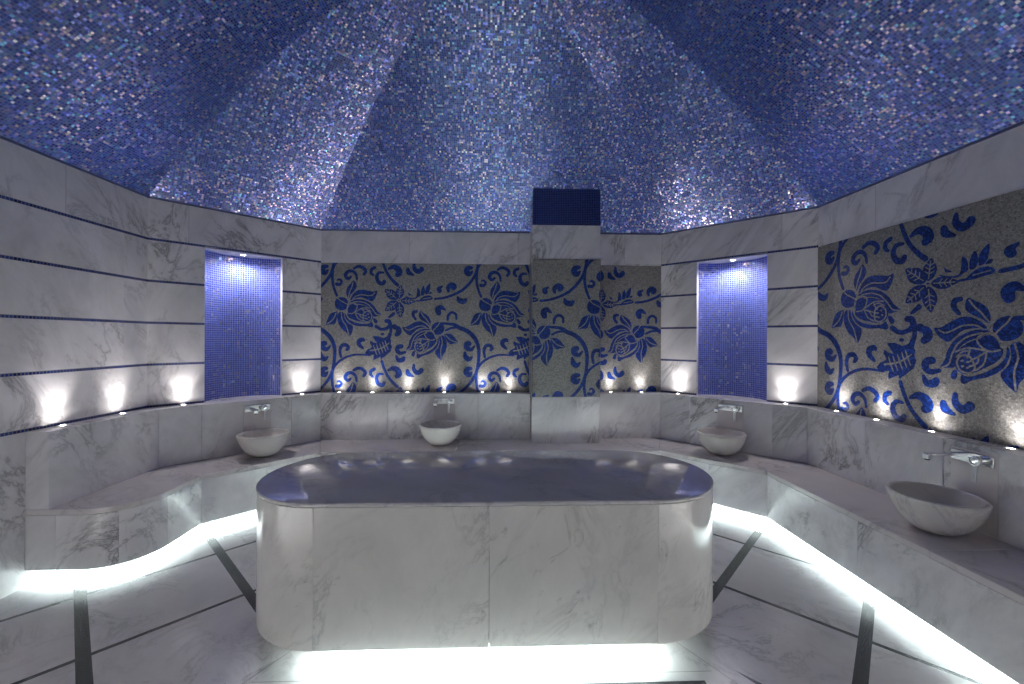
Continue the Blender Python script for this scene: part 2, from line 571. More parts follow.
bmesh.ops.translate(bm, verts=bm.verts, vec=-cl); link('mosaic_cap', bm, M_DARKBLUE, column)['label'] = 'dark blue mosaic cap'
bm = bmesh.new(); box(bm, ((CX0 + CX1) / 2, (CY + Y0) / 2, (ZS + ZL - .012) / 2), (CX1 - CX0, Y0 - CY - .002, ZL - .012 - ZS)); soft(bm, 0.003)
bmesh.ops.translate(bm, verts=bm.verts, vec=-cl); link('base_block', bm, M_BENCH, column)['label'] = 'pale marble base block'

# ------------------------------------------------------------------ floral mosaic murals
K = 9.775


def catmull(pts, closed, sub=4):
    n = len(pts)
    out = []
    rng = range(n) if closed else range(n - 1)
    g = (lambda i: pts[i % n]) if closed else (lambda i: pts[min(max(i, 0), n - 1)])
    for i in rng:
        p0, p1, p2, p3 = g(i - 1), g(i), g(i + 1), g(i + 2)
        for k in range(sub):
            t = k / sub
            out.append(tuple(0.5 * (2 * b + (c - a) * t + (2 * a - 5 * b + 4 * c - d) * t * t + (3 * b - a - 3 * c + d) * t ** 3)
                             for a, b, c, d in zip(p0, p1, p2, p3)))
    if not closed:
        out.append(tuple(pts[-1]))
    return out


SHAPES = []      # (layer, material, polygon) in pattern units, 142.6 wide by 101.8 tall
frame = {1: (0, -3), 2: (0, 62), 3: (70, -3), 4: (70, 62), 5: (135, -3), 6: (135, 62)}


def T(reg):
    ox, oy = frame[reg]
    return lambda p: (ox + p[0] / K, oy + p[1] / K)


def fill(tf, pts, mat=1, layer=1, smooth=True):
    pts = [tf(p) for p in pts]
    SHAPES.append((layer, mat, catmull(pts, True) if smooth else pts))


def stroke(tf, pts, w, mat=1, layer=1, sub=5, wk=1 / K):
    """brush line; w a width or (start, middle..., end) widths"""
    ws = list(w) if isinstance(w, (tuple, list)) else [w, w]
    n = len(pts)
    full = []
    for i, p in enumerate(pts):
        f = i / (n - 1) * (len(ws) - 1)
        k = min(int(f), len(ws) - 2)
        q = tf(p)
        full.append((q[0], q[1], (ws[k] + (ws[k + 1] - ws[k]) * (f - k)) * wk / 2))
    c = catmull(full, False, sub)
    left, right = [], []
    m = len(c)
    for i, (x, y, r) in enumerate(c):
        x0, y0_, _ = c[max(i - 1, 0)]
        x1, y1_, _ = c[min(i + 1, m - 1)]
        dx, dy = x1 - x0, y1_ - y0_
        L = math.hypot(dx, dy) or 1
        left.append((x - dy / L * r, y + dx / L * r))
        right.append((x + dy / L * r, y - dx / L * r))
    for i in range(m - 1):
        SHAPES.append((layer, mat, [left[i], left[i + 1], right[i + 1], right[i]]))
    for (x, y, r) in (c[0], c[-1]):
        SHAPES.append((layer, mat, [(x + r * math.cos(a * math.pi / 5), y + r * math.sin(a * math.pi / 5)) for a in range(10)]))


R1, R2, R3, R4, R5, R6 = (T(i) for i in range(1, 7))
VEIN = 9


def lotus(tf):
    S_ = lambda pts, w=VEIN, l=2: stroke(tf, pts, w, 0, l, 4)
    # calyx
    fill(tf, [(132, 428), (150, 380), (197, 363), (245, 382), (263, 430), (245, 478), (197, 494), (150, 475)])
    S_([(160, 375), (190, 400), (225, 418), (262, 440)])
    # top petal
    fill(tf, [(265, 375), (243, 330), (250, 275), (280, 235), (312, 200), (342, 245), (330, 290), (290, 335)])
    S_([(308, 215), (296, 265), (280, 300), (262, 365)])
    # upper right petal
    fill(tf, [(280, 396), (300, 345), (345, 300), (400, 290), (470, 302), (505, 308), (538, 298), (530, 350), (495, 402), (455, 392), (400, 368), (345, 372), (305, 388)])
    S_([(300, 395), (330, 358), (390, 340), (450, 348), (490, 345), (515, 318)])
    # long right petal
    fill(tf, [(272, 418), (320, 388), (390, 385), (455, 405), (510, 450), (540, 495), (582, 535), (540, 548), (505, 552), (485, 500), (440, 452), (380, 432), (320, 430)])
    S_([(310, 412), (380, 408), (445, 430), (495, 480), (530, 528), (575, 538)])
    # bud
    fill(tf, [(335, 440), (390, 440), (450, 462), (490, 510), (502, 560), (480, 600), (430, 612), (370, 600), (310, 585), (262, 555), (255, 520), (300, 470)])
    S_([(250, 475), (262, 430), (300, 420), (345, 435), (342, 480), (310, 520), (265, 525)])      # ring round the heart
    fill(tf, [(258, 480), (275, 440), (315, 432), (338, 455), (325, 495), (290, 520), (262, 512)], 1, 3)
    S_([(320, 515), (400, 470), (470, 470)])
    S_([(320, 515), (370, 530), (420, 545)])
    S_([(395, 470), (410, 500), (425, 520)])
    S_([(330, 525), (360, 575), (410, 600)])
    S_([(370, 530), (385, 560), (415, 570)])
    S_([(400, 490), (435, 480), (475, 500)])
    S_([(405, 560), (412, 520), (450, 500), (485, 530), (482, 580), (445, 605), (410, 590), (405, 560)], 10)
    for p in ((430, 545), (455, 530), (462, 560), (440, 575), (425, 570)):
        S_([(p[0] - 3, p[1]), (p[0] + 3, p[1])], 11, 4)
    # lower sweep
    fill(tf, [(232, 520), (258, 570), (310, 605), (380, 622), (450, 625), (485, 605), (503, 640), (490, 658), (440, 648), (360, 648), (290, 625), (248, 585), (228, 545)])
    S_([(235, 500), (262, 560), (320, 598), (400, 614), (470, 612)], 8, 4)
    fill(tf, [(500, 575), (520, 570), (545, 600), (532, 622), (512, 610)])
    # petals hanging below the calyx
    fill(tf, [(138, 508), (95, 525), (68, 570), (52, 635), (95, 630), (135, 625), (155, 570), (158, 512)])
    S_([(146, 520), (118, 580), (62, 628)])
    fill(tf, [(172, 515), (158, 565), (170, 625), (205, 680), (245, 712), (272, 750), (300, 705), (306, 648), (262, 615), (230, 570), (215, 515)])
    S_([(196, 515), (205, 585), (245, 650), (270, 740)])


lotus(R1)
_c2, _th = R4((445, 30)), math.radians(-19.3)


def TL2(p):
    dx, dy = -(p[0] - 197) * 0.95 / K, (p[1] - 428) * 0.95 / K
    return (_c2[0] + dx * math.cos(_th) - dy * math.sin(_th), _c2[1] + dx * math.sin(_th) + dy * math.cos(_th))


lotus(TL2)
# vines
stroke(lambda p: p, [(119.1, 59.9), (131.4, 61.2), (137, 64.5), (145.2, 68.1), (152.4, 75.3), (156, 84.5), (156.2, 94.7), (154.4, 107), (150, 117), (141, 127), (131.4, 132.6), (121.2, 136.1), (112.5, 137.2)],
       (2.2, 4.2, 4.2, 3.2, 3, 2.6, 2.3), wk=1)
stroke(R4, [(520, 50), (580, 25), (660, 22), (740, 60), (790, 110)], (20, 24, 12))
stroke(lambda p: p, [(158.3, 134.6), (155.5, 127.4), (153.9, 119.3), (153.9, 112), (154.6, 107), (157, 102.4), (161.6, 97.8), (168.8, 93.7), (178, 91.7), (191, 92.2)], (2.4, 2.8, 2.6, 2.4, 1.6), wk=1)
stroke(R2, [(585, 355), (610, 430), (650, 510), (700, 570), (735, 602)], (26, 28, 34))
# tendrils and commas
stroke(R2, [(318, 442), (360, 422), (405, 437), (428, 470), (412, 498)], (26, 34, 30))
stroke(R2, [(345, 552), (335, 500), (300, 470), (258, 475), (235, 512), (258, 545), (285, 525)], (20, 32, 36, 24))
stroke(R2, [(150, 598), (180, 600), (198, 572), (178, 550), (160, 556)], (34, 26, 16))
stroke(R2, [(500, 505), (480, 485), (485, 450), (515, 432)], (22, 34, 32))
stroke(R2, [(598, 482), (558, 482), (535, 520), (550, 572), (590, 590), (608, 568)], (20, 34, 40, 36))
stroke(R2, [(648, 445), (690, 425), (735, 440), (752, 480), (735, 500)], (22, 52, 66, 50))
stroke(R4, [(150, 448), (160, 480), (205, 502)], (36, 46, 18))
stroke(R4, [(212, 390), (212, 435), (245, 468), (282, 448), (283, 438)], (24, 44, 48, 42))
stroke(R2, [(715, 15), (742, 35), (748, 70), (728, 92)], (24, 52, 56, 44))
stroke(R4, [(90, 208), (60, 215), (50, 248), (78, 275), (128, 265)], (44, 46, 40, 24))
stroke(R4, [(42, 305), (60, 342), (98, 342), (112, 325)], (22, 52, 40))
stroke(R6, [(112, 180), (88, 190), (92, 222), (132, 238), (166, 205)], (52, 58, 46, 16))
stroke(R6, [(72, 268), (82, 312), (112, 335), (142, 312)], (24, 50, 46, 20))
stroke(R6, [(132, 425), (100, 432), (86, 465), (112, 488), (138, 465)], (34, 56, 58, 24))
stroke(R6, [(268, 312), (258, 250), (278, 202), (318, 197), (338, 222), (325, 242)], (24, 34, 36, 30))
stroke(R6, [(478, 228), (442, 192), (442, 158), (475, 142), (488, 152)], (24, 46, 44, 26))
stroke(R3, [(458, 295), (452, 275), (485, 252)], (46, 44, 16))
stroke(R3, [(545, 300), (542, 265), (572, 238), (600, 250), (592, 268)], (24, 48, 56, 46))
stroke(R3, [(635, 358), (650, 388), (690, 400), (715, 380)], (22, 50, 48, 28))
stroke(R3, [(450, 515), (445, 480), (475, 460), (515, 485)], (52, 60, 50, 14))
stroke(R3, [(538, 580), (545, 535), (580, 507), (618, 528), (622, 572)], (24, 28, 26, 22))
stroke(R3, [(228, 578), (203, 540), (208, 507), (235, 500)], (22, 34, 28))
stroke(R1, [(698, 525), (655, 558)], (34, 22))
# cross-shaped flower
fc = (65, 392)


def petal(tip, w):
    dx, dy = tip[0] - fc[0], tip[1] - fc[1]
    L = math.hypot(dx, dy)
    ux, uy = dx / L, dy / L
    P = lambda s, q: (fc[0] + ux * L * s - uy * q, fc[1] + uy * L * s + ux * q)
    fill(R3, [P(0.10, 0), P(0.30, w * .8), P(0.6, w), P(0.85, w * .5), P(1, 0), P(0.85, -w * .5), P(0.6, -w), P(0.30, -w * .8)])
    stroke(R3, [P(0.2, 0), P(0.9, 0)], 7, 0, 2, 2)
    for s in (0.38, 0.55, 0.72):
        for sg in (1, -1):
            stroke(R3, [P(s, 0), P(s + .1, sg * w * .6)], 6, 0, 2, 2)


for tip, w in (((82, 245), 40), ((82, 562), 42), ((222, 402), 36), ((-70, 285), 46), ((-68, 495), 46)):
    petal(tip, w)
stroke(R3, [(62, 392), (68, 392)], 24, 0, 3, 2)
stroke(R3, [(62, 392), (68, 392)], 12, 1, 4, 2)
# stem and lobed leaf of the flower
stroke(R3, [(205, 402), (250, 396), (300, 392)], (10, 14, 16))
stroke(R3, [(128, 352), (180, 372), (225, 370), (248, 345)], (6, 12, 12, 22))
fill(R3, [(150, 312), (198, 345), (158, 343)], smooth=False)
fill(R3, [(236, 352), (240, 305), (244, 268), (262, 284), (270, 305), (272, 345), (252, 358)])
fill(R3, [(278, 340), (280, 290), (302, 248), (318, 290), (312, 330), (295, 345)])
fill(R3, [(320, 325), (322, 275), (345, 240), (368, 226), (366, 275), (356, 312), (336, 332)])
fill(R3, [(350, 326), (368, 306), (384, 312), (372, 328)])
fill(R3, [(262, 395), (290, 362), (325, 345), (362, 342), (392, 362), (382, 382), (335, 392), (290, 400)])
stroke(R3, [(240, 372), (290, 352), (345, 330)], 7, 0, 2, 3)
stroke(R3, [(295, 378), (375, 364)], 6, 0, 2, 2)
# second leaf with fishbone veins and a curled stem
fill(R2, [(422, 272), (448, 240), (478, 228), (492, 212), (470, 178), (476, 152), (508, 172), (540, 178), (505, 130), (496, 110), (545, 108), (600, 128), (650, 105), (676, 150),
          (672, 190), (684, 215), (668, 262), (640, 285), (620, 306), (598, 318), (580, 340), (572, 312), (552, 322), (505, 345), (504, 310), (512, 290), (470, 294), (440, 292)], smooth=False)
stroke(R2, [(478, 250), (530, 242), (590, 222), (655, 178)], (14, 12, 8), 0, 2, 4)
for x, y in ((520, 244), (550, 238), (580, 227), (607, 213), (630, 197)):
    stroke(R2, [(x - 14, y - 44), (x, y)], (6, 12), 0, 2, 2)
    stroke(R2, [(x + 18, y + 46), (x, y)], (6, 12), 0, 2, 2)
stroke(R1, [(530, 648), (575, 676), (625, 670), (662, 640), (655, 600), (628, 595)], (34, 28, 40, 40))
stroke(R2, [(668, -10), (672, 60), (650, 125)], (34, 28, 40))
stroke(R2, [(588, 90), (596, 90)], 24, sub=2)
stroke(R3, [(20, 650), (45, 668)], (50, 40), sub=2)

SXM, SYM = 0.01105, 0.01097


def mural_mesh(width, height, u0, v0):
    """flat mosaic panel in local x (along), y (down) with relief layers in z"""
    bm = bmesh.new()
    bl = [bm.verts.new(p) for p in ((0, 0, 0), (width, 0, 0), (width, height, 0), (0, height, 0))]
    bm.faces.new(bl)
    n = 0
    sub = bmesh.new()
    for i in range(-3, 4):
        for j in range(-2, 4):
            for k, (layer, mat, poly) in enumerate(SHAPES):
                P = [((x + i * 142.6 - u0) * SXM, (y + j * 101.8 - v0) * SYM) for x, y in poly]
                xs, ys = [p[0] for p in P], [p[1] for p in P]
                if max(xs) < 0 or min(xs) > width or max(ys) < 0 or min(ys) > height:
                    continue
                z = 0.0006 * layer + (k % 400) * 1e-6
                try:
                    f = sub.faces.new([sub.verts.new((x, y, z)) for x, y in P])
                    f.material_index = mat
                except ValueError:
                    pass
    sub.normal_update()
    bmesh.ops.triangulate(sub, faces=[f for f in sub.faces if len(f.verts) > 4])
    for co, no in (((0, 0, 0), (-1, 0, 0)), ((width, 0, 0), (1, 0, 0)), ((0, 0, 0), (0, -1, 0)), ((0, height, 0), (0, 1, 0))):
        bmesh.ops.bisect_plane(sub, geom=sub.verts[:] + sub.edges[:] + sub.faces[:], dist=1e-6, plane_co=co, plane_no=no, clear_outer=True)
    me = bpy.data.meshes.new('tmp')
    sub.to_mesh(me)
    sub.free()
    bm.from_mesh(me)
    bpy.data.meshes.remove(me)
    uvl = bm.loops.layers.uv.verify()
    for f in bm.faces:
        if f.normal.z < 0:
            f.normal_flip()
        for l in f.loops:
            l[uvl].uv = (l.vert.co.x, l.vert.co.y)
    return bm


def place(bm, origin, xdir, nrm):
    """map local (along, down, out) to the wall"""
    x, n = Vector(xdir), Vector(nrm)
    o = Vector(origin)
    for v in bm.verts:
        c = v.co.copy()
        v.co = o + x * c.x + Vector((0, 0, -1)) * c.y + n * (c.z + 0.004)
    bm.normal_update()
    for f in bm.faces:
        if f.normal.dot(n) < 0:
            f.normal_flip()
    return bm


HM = ZM - ZL
LIFT = 0.0
GM = None
o = link('mosaic_mural', place(mural_mesh(CX0 + A, HM, 0, 0), (-A, Y0, ZM), (1, 0, 0), (0, -1, 0)), [M_STONE, M_BLUE], loc=(-0.74, Y0, ZL))
tag(o, 'blue lotus vine mosaic mural on the back wall left of the pier', 'mural', GM)
o = link('mosaic_mural', place(mural_mesh(A - CX1, HM, 68.6, -2.5), (CX1, Y0, ZM), (1, 0, 0), (0, -1, 0)), [M_STONE, M_BLUE], loc=(1.5, Y0, ZL))
tag(o, 'narrow blue lotus mosaic mural on the back wall right of the pier', 'mural', GM)
o = link('mosaic_mural', place(mural_mesh(Y1 - Y1R, HM, -9, -4), (B, Y1, ZM), (0, -1, 0), (-1, 0, 0)), [M_STONE, M_BLUE], loc=(B, 2.58, ZL))
tag(o, 'large blue lotus mosaic mural along the right wall above the near basin', 'mural', GM)
bm = place(mural_mesh(CX1 - CX0, HM + .008, 104.6, -4), (CX0, CY, ZM), (1, 0, 0), (0, -1, 0))
for x, xn, u in ((CX0, -1, 75), (CX1, 1, 168)):
    if xn < 0:
        b2_ = place(mural_mesh(Y0 - CY, HM, u, -4), (x, Y0, ZM), (0, -1, 0), (-1, 0, 0))
    else:
        b2_ = place(mural_mesh(Y0 - CY, HM, u, -4), (x, CY, ZM), (0, 1, 0), (1, 0, 0))
    me = bpy.data.meshes.new('tmp'); b2_.to_mesh(me); b2_.free(); bm.from_mesh(me); bpy.data.meshes.remove(me)
o = link('mosaic_mural', bm, [M_STONE, M_BLUE], loc=((CX0 + CX1) / 2, CY, ZL))
tag(o, 'blue lotus mosaic mural wrapping the square pier above its marble base', 'mural', GM)
# core of the pier behind its mosaic
bm = bmesh.new(); box(bm, ((CX0 + CX1) / 2, (CY + Y0) / 2, (ZM + ZL) / 2), (CX1 - CX0, Y0 - CY, HM + .02))
bmesh.ops.translate(bm, verts=bm.verts, vec=-cl); link('shaft', bm, M_PLASTER, column)

# ------------------------------------------------------------------ built-in marble bench
YE = 2.69                       # left end of the bench
YR = 1.62                       # right end (out of sight)
bench = thing('marble_bench', 'long white marble bench running round the walls with glow underneath', 'bench', (0, Y0 - 0.4, 0))
bo = Vector(bench.location)
RC = 0.30


def front_line(w):
    """plan of the bench front at inset w, left end to right end"""
    a, y0_, b, y1_ = offset(w)
    r = RC - (E_S - w)
    ye = YE + (E_S - w)
    pts = [(-B + 0.002, ye), (-b - r, ye)]
    for k in range(1, 13):
        th = math.pi / 2 * k / 12
        pts.append((-b - r + r * math.sin(th), ye + r - r * math.cos(th)))
    pts += [(-b, y1_), (-a, y0_), (a, y0_), (b, y1_), (b, YR)]
    return pts


def back_line(e, ye=None):
    a, y0_, b, y1_ = offset(e)
    return [(-b, YE if ye is None else ye), (-b, y1_), (-a, y0_), (a, y0_), (b, y1_), (b, YR)]


def bpart(name, bm, mat, smooth=False):
    bmesh.ops.translate(bm, verts=bm.verts, vec=-bo)
    return link(name, bm, mat, bench, smooth)


fl = front_line(E_S)
# seat slabs, split on the corners
a, y0_, b, y1_ = offset(E_S)
wa, wy0, wb, wy1 = offset(0.002)


def seat(plan):
    bm = bmesh.new(); prism(bm, plan, ZS - 0.035, ZS); soft(bm, 0.004)
    bpart('seat', bm, M_SEAT)


G = 0.0008
seat([(-wb, YE)] + fl[1:-5] + [(-b, y1_), (-wb, wy1)])
seat([(-b, y1_ + G), (-a, y0_), (-wa, wy0), (-wb, wy1 + G)])
for x0, x1 in ((0, 1),):
    xm = -0.35
    seat([(-a + G, y0_), (xm, y0_), (xm, wy0), (-wa + G, wy0)])
    seat([(xm + G, y0_), (a - G, y0_), (wa - G, wy0), (xm + G, wy0)])
seat([(a, y0_), (b, y1_ + G), (wb, wy1 + G), (wa, wy0)])
seat([(b, y1_), (b, 2.05), (wb, 2.05), (wb, wy1)])
seat([(b, 2.05 - G), (b, YR), (wb, YR), (wb, 2.05 - G)])
# front panels
ZB = 0.10


def strip(outer, inner, z0, z1, name, mat, cuts, bev=0.002):
    """panels along a plan polyline; cuts are lists of consecutive point indices"""
    for (i, j) in cuts:
        plan = outer[i:j + 1] + inner[i:j + 1][::-1]
        bm = bmesh.new(); prism(bm, plan, z0, z1)
        soft(bm, bev, 1)
        bpart(name, bm, mat, 'auto' if j - i > 1 else False)


def lerp(p, q, t):
    return (p[0] + (q[0] - p[0]) * t, p[1] + (q[1] - p[1]) * t)


def subdivide(line, marks):
    """insert points on segments: marks {segment index: [t,...]}"""
    out = []
    for i, p in enumerate(line):
        out.append(p)
        if i in marks:
            for t in marks[i]:
                out.append(lerp(p, line[i + 1], t))
    return out


n = len(fl)
mk = {1 - 1: [0.55], n - 5: [0.5], n - 4: [0.33, 0.66], n - 3: [0.5], n - 2: [0.5]}
fo, fi = subdivide(fl, mk), subdivide(front_line(E_S - 0.022), mk)
# indices: 0 wall end,1 cut,2 arc start,..,14 arc end,15 kink, ...
L_ = len(fo)
cuts = [(0, 1), (1, 7), (7, 14), (14, 15)] + [(k, k + 1) for k in range(15, L_ - 1)]
strip(fo, fi, ZB, ZS - 0.0355, 'front_panel', M_BENCH, cuts)
# soffit and recessed plinth
ro, ri = front_line(E_S - 0.022), front_line(E_S - 0.13)
plan = ro + ri[::-1]
bm = bmesh.new(); prism(bm, plan, ZB, ZB + 0.02); fix(bm); bpart('soffit', bm, M_BENCH)
po, pi_ = front_line(E_S - 0.10), front_line(E_S - 0.13)
bm = bmesh.new(); prism(bm, po + pi_[::-1], 0.0, ZB - 0.001); fix(bm); bpart('plinth', bm, M_BENCH)
# backrest slabs
bl_o, bl_i = back_line(0.002), back_line(E_B)
mk = {1: [0.22, 0.78], 3: [0.24, 0.80], 4: [0.30, 0.58, 0.80]}


def backslab(p, q, q2, p2):
    bm = bmesh.new()
    prism(bm, [lerp(p, q, .0008), lerp(p, q, .9992), lerp(p2, q2, .9992), lerp(p2, q2, .0008)], ZS + .0005, ZL)
    soft(bm, 0.003, 2)
    bpart('backrest', bm, M_BENCH)


for i in range(5):
    if i == 2:
        continue
    ts = [0] + mk.get(i, []) + [1]
    for t0, t1 in zip(ts, ts[1:]):
        backslab(lerp(bl_o[i], bl_o[i + 1], t0), lerp(bl_o[i], bl_o[i + 1], t1), lerp(bl_i[i], bl_i[i + 1], t1), lerp(bl_i[i], bl_i[i + 1], t0))
yo, yi = bl_o[2][1], bl_i[2][1]
xs = [(bl_o[2][0], bl_i[2][0]), (-1.12, -1.12), (-0.16, -0.16), (CX0 - .002, CX0 - .002)]
for (o0, i0), (o1, i1) in list(zip(xs, xs[1:])) + [((CX1 + .002, CX1 + .002), (bl_o[3][0], bl_i[3][0]))]:
    backslab((o0, yo), (o1, yo), (i1, yi), (i0, yi))


# ------------------------------------------------------------------ central marble slab
TX, TY, TR, TH = 0.006, 2.42, 0.45, 0.785
HS = 0.82                       # half length of the straight part
table = thing('marble_table', 'big white marble treatment table with rounded ends in the room centre', 'table', (TX, TY, 0))


def stadium(r, hs, seg=24):
    pts = []
    for k in range(seg + 1):
        th = -math.pi / 2 + math.pi * k / seg
        pts.append((hs + r * math.cos(th), r * math.sin(th)))
    for k in range(seg + 1):
        th = math.pi / 2 + math.pi * k / seg
        pts.append((-hs + r * math.cos(th), r * math.sin(th)))
    return pts


bm = bmesh.new(); prism(bm, stadium(TR, HS, 32), TH - 0.022, TH); soft(bm, 0.007, 3)
link('tabletop', bm, M_TOP, table, 'auto')['label'] = 'dark reflective polished top'
# body cladding: two long front slabs, two long back slabs, curved ends
ZTB = 0.09
g = 0.001


def slab(pts_out, pts_in):
    bm = bmesh.new(); prism(bm, pts_out + pts_in[::-1], ZTB, TH - 0.0225)
    soft(bm, 0.0006, 1)
    link('side_panel', bm, M_TABLE, table, 'auto')


TRo = TR - 0.002
for sy in (-1, 1):
    for x0, x1 in ((-HS + g, -g + .006), (g + .006, HS - g)):
        slab([(x0, sy * TRo), (x1, sy * TRo)], [(x0, sy * (TR - .03)), (x1, sy * (TR - .03))])
for sx in (-1, 1):
    po_ = [(sx * (HS + TRo * math.cos(th)), TRo * math.sin(th)) for th in [-math.pi / 2 + math.pi * k / 32 for k in range(33)]]
    pi2 = [(sx * (HS + (TR - .03) * math.cos(th)), (TR - .03) * math.sin(th)) for th in [-math.pi / 2 + math.pi * k / 32 for k in range(33)]]
    slab(po_, pi2)
bm = bmesh.new(); prism(bm, stadium(TR - .031, HS), ZTB, ZTB + .02); fix(bm); link('soffit', bm, M_TABLE, table)
bm = bmesh.new(); prism(bm, stadium(TR - .11, HS), 0, ZTB - .001); fix(bm); link('plinth', bm, M_TABLE, table)


# ------------------------------------------------------------------ basins and taps
def basin_mesh():
    bm = bmesh.new()
    out = [(0.0, 0.0), (0.052, 0.0), (0.062, 0.003)]
    for k in range(1, 15):
        q = k / 14
        out.append((0.062 + 0.150 * (0.55 * q + 0.45 * math.sin(math.pi / 2 * q)), 0.003 + 0.192 * q ** 1.75))
    rim = [(0.2125, 0.203), (0.207, 0.2095), (0.197, 0.2105), (0.190, 0.205)]
    inn = []
    for k in range(1, 13):
        th = math.pi / 2 * k / 12
        inn.append((0.190 * math.cos(th) ** 0.8 if k < 12 else 0.0, 0.205 - 0.16 * math.sin(th)))
    lathe(bm, out + rim + inn, 56)
    return bm


def make_basin():
    t = thing('wash_basin', '', 'basin')
    link('bowl', basin_mesh(), M_BASIN, t, True)
    bm = bmesh.new(); lathe(bm, [(0, .051), (.020, .051), (.024, .049), (.024, .044), (0, .044)], 24); link('drain', bm, M_CHROME, t, True)
    return t


def make_tap():
    """wall tap; local x along the wall (to the viewer's right), y out of the wall, z up"""
    t = thing('wall_tap', '', 'tap')
    bm = bmesh.new(); box(bm, (0, .006, 0), (.215, .012, .062)); soft(bm, .004, 2); link('wall_plate', bm, M_CHROME, t)
    bm = bmesh.new(); box(bm, (-.068, .105, .004), (.040, .20, .016)); box(bm, (-.068, .197, -.008), (.036, .026, .030)); soft(bm, .003, 2); sp = link('spout', bm, M_CHROME, t)
    bm = bmesh.new(); lathe(bm, [(0, 0), (.012, 0), (.013, -.004), (.009, -.007), (0, -.007)], 20, (-.068, .197, -.0235)); link('aerator', bm, M_DARK, sp, True)
    bm = bmesh.new()
    m = Matrix.Translation((.050, .030, 0)) @ Matrix.Rotation(math.pi / 2, 4, 'X')
    bmesh.ops.create_cone(bm, cap_ends=True, segments=28, radius1=.023, radius2=.023, depth=.044, matrix=m); soft(bm, .003, 2)
    link('knob', bm, M_CHROME, t, 'auto')
    bm = bmesh.new()
    rg = [(0.0225 * math.cos(th), 0.0225 * math.sin(th)) for th in [math.radians(-200 + 220 * k / 16) for k in range(17)]]
    ro_ = [(0.032 * math.cos(th), 0.032 * math.sin(th)) for th in [math.radians(-200 + 220 * k / 16) for k in range(17)]]
    rp = [(.050 + x, z) for x, z in ro_ + rg[::-1]]
    lo = [bm.verts.new((x, .044, z)) for x, z in rp]
    hi = [bm.verts.new((x, .056, z)) for x, z in rp]
    for k in range(len(rp)):
        k2 = (k + 1) % len(rp)
        bm.faces.new((lo[k], lo[k2], hi[k2], hi[k]))
    bm.faces.new(lo); bm.faces.new(hi[::-1])
    box(bm, (.053, .054, -.073), (.023, .012, .092), Matrix.Rotation(.12, 4, 'X')); soft(bm, .002, 2)
    link('lever', bm, M_CHROME, t)
    return t


def copy_tree(o, parent=None):
    c = o.copy(); COL.objects.link(c)
    if parent is not None:
        c.parent = parent
    for ch in list(o.children):
        copy_tree(ch, c)
    return c


def make_plate():
    bm = bmesh.new(); box(bm, (0, .002, 0), (.235, .004, .44)); soft(bm, .001, 1)
    return link('access_panel', bm, M_SEAT)


s_b = S - E_B * Q
spots = [
    # basin xy, tap xy on the backrest face, rotation (local y out of the wall), words
    ((-2.093, 3.880), (-2.246, 4.042), -3 * math.pi / 4, 'in front of the left niche'),
    ((-0.528, 4.240), (-0.518, 4.4622), math.pi, 'under the back wall mural'),
    ((2.160, 3.835), (2.322, 3.966), 3 * math.pi / 4, 'in front of the right niche'),
    ((2.535, 2.265), (2.7564, 2.262), math.pi / 2, 'under the right wall mural'),
]
blab = ['round marble wash basin on the bench in front of the left niche',
        'round marble wash basin on the back bench left of the pier',
        'round marble wash basin on the bench in front of the right niche',
        'marble wash basin nearest the viewer, on the right bench under the mural']
tlab = ['chrome wall tap above the basin in front of the left niche',
        'chrome wall tap above the basin left of the pier',
        'chrome wall tap above the basin in front of the right niche',
        'chrome wall tap with hanging lever above the near basin on the right']
plab = ['plain marble panel on the backrest behind the basin at the left niche',
        'plain marble panel on the backrest behind the basin left of the pier',
        'plain marble panel on the backrest behind the basin at the right niche',
        'plain marble panel on the backrest behind the near right basin']
basin, tap, plate = make_basin(), make_tap(), make_plate()
for i, ((bx, by), (tx, ty), rz, _) in enumerate(spots):
    rots = {0: (1, -1), 1: (0, -1), 2: (-1, -1), 3: (-1, 0)}[i]
    nd = Vector((rots[0], rots[1], 0)).normalized()
    ang = math.atan2(nd.y, nd.x) - math.pi / 2          # local +y points out of the wall
    bsn = basin if i == 0 else copy_tree(basin)
    bsn.location = (bx, by, ZS); bsn.rotation_euler.z = ang + 0.7 * i
    tag(bsn, blab[i], 'basin', 'wash basins on the bench')
    tp = tap if i == 0 else copy_tree(tap)
    tp.location = (tx + nd.x * .0045, ty + nd.y * .0045, 0.893); tp.rotation_euler.z = ang
    # local x must run to the viewer's right: facing the wall the right is -local x
    tp.scale.x = -1
    tag(tp, tlab[i], 'tap', 'taps above the basins')
    pl = plate if i == 0 else copy_tree(plate)
    pl.location = (tx + nd.x * .0003, ty + nd.y * .0003, 0.712); pl.rotation_euler.z = ang
    tag(pl, plab[i], 'panel', 'marble panels behind the taps')

# ------------------------------------------------------------------ lamps
WARM = (1.0, 0.94, 0.92)
COOL = (0.82, 1.0, 0.955)


def spot(loc, direction, power, size, blend, color, radius):
    l = bpy.data.lights.new('lamp', 'SPOT')
    l.energy, l.spot_size, l.spot_blend, l.color, l.shadow_soft_size = power, math.radians(size), blend, color, radius
    o = bpy.data.objects.new('lamp', l)
    COL.objects.link(o)
    o.location = loc
    o.rotation_euler = Vector(direction).to_track_quat('-Z', 'Y').to_euler()
    return o


def area(p, q, z, width, power_per_m, color, name='strip_light'):
    L = math.hypot(q[0] - p[0], q[1] - p[1])
    l = bpy.data.lights.new(name, 'AREA')
    l.shape = 'RECTANGLE'
    l.size, l.size_y, l.energy, l.color = L, width, power_per_m * L, color
    o = bpy.data.objects.new(name, l)
    COL.objects.link(o)
    o.location = ((p[0] + q[0]) / 2, (p[1] + q[1]) / 2, z)
    o.rotation_euler.z = math.atan2(q[1] - p[1], q[0] - p[0])
    return o


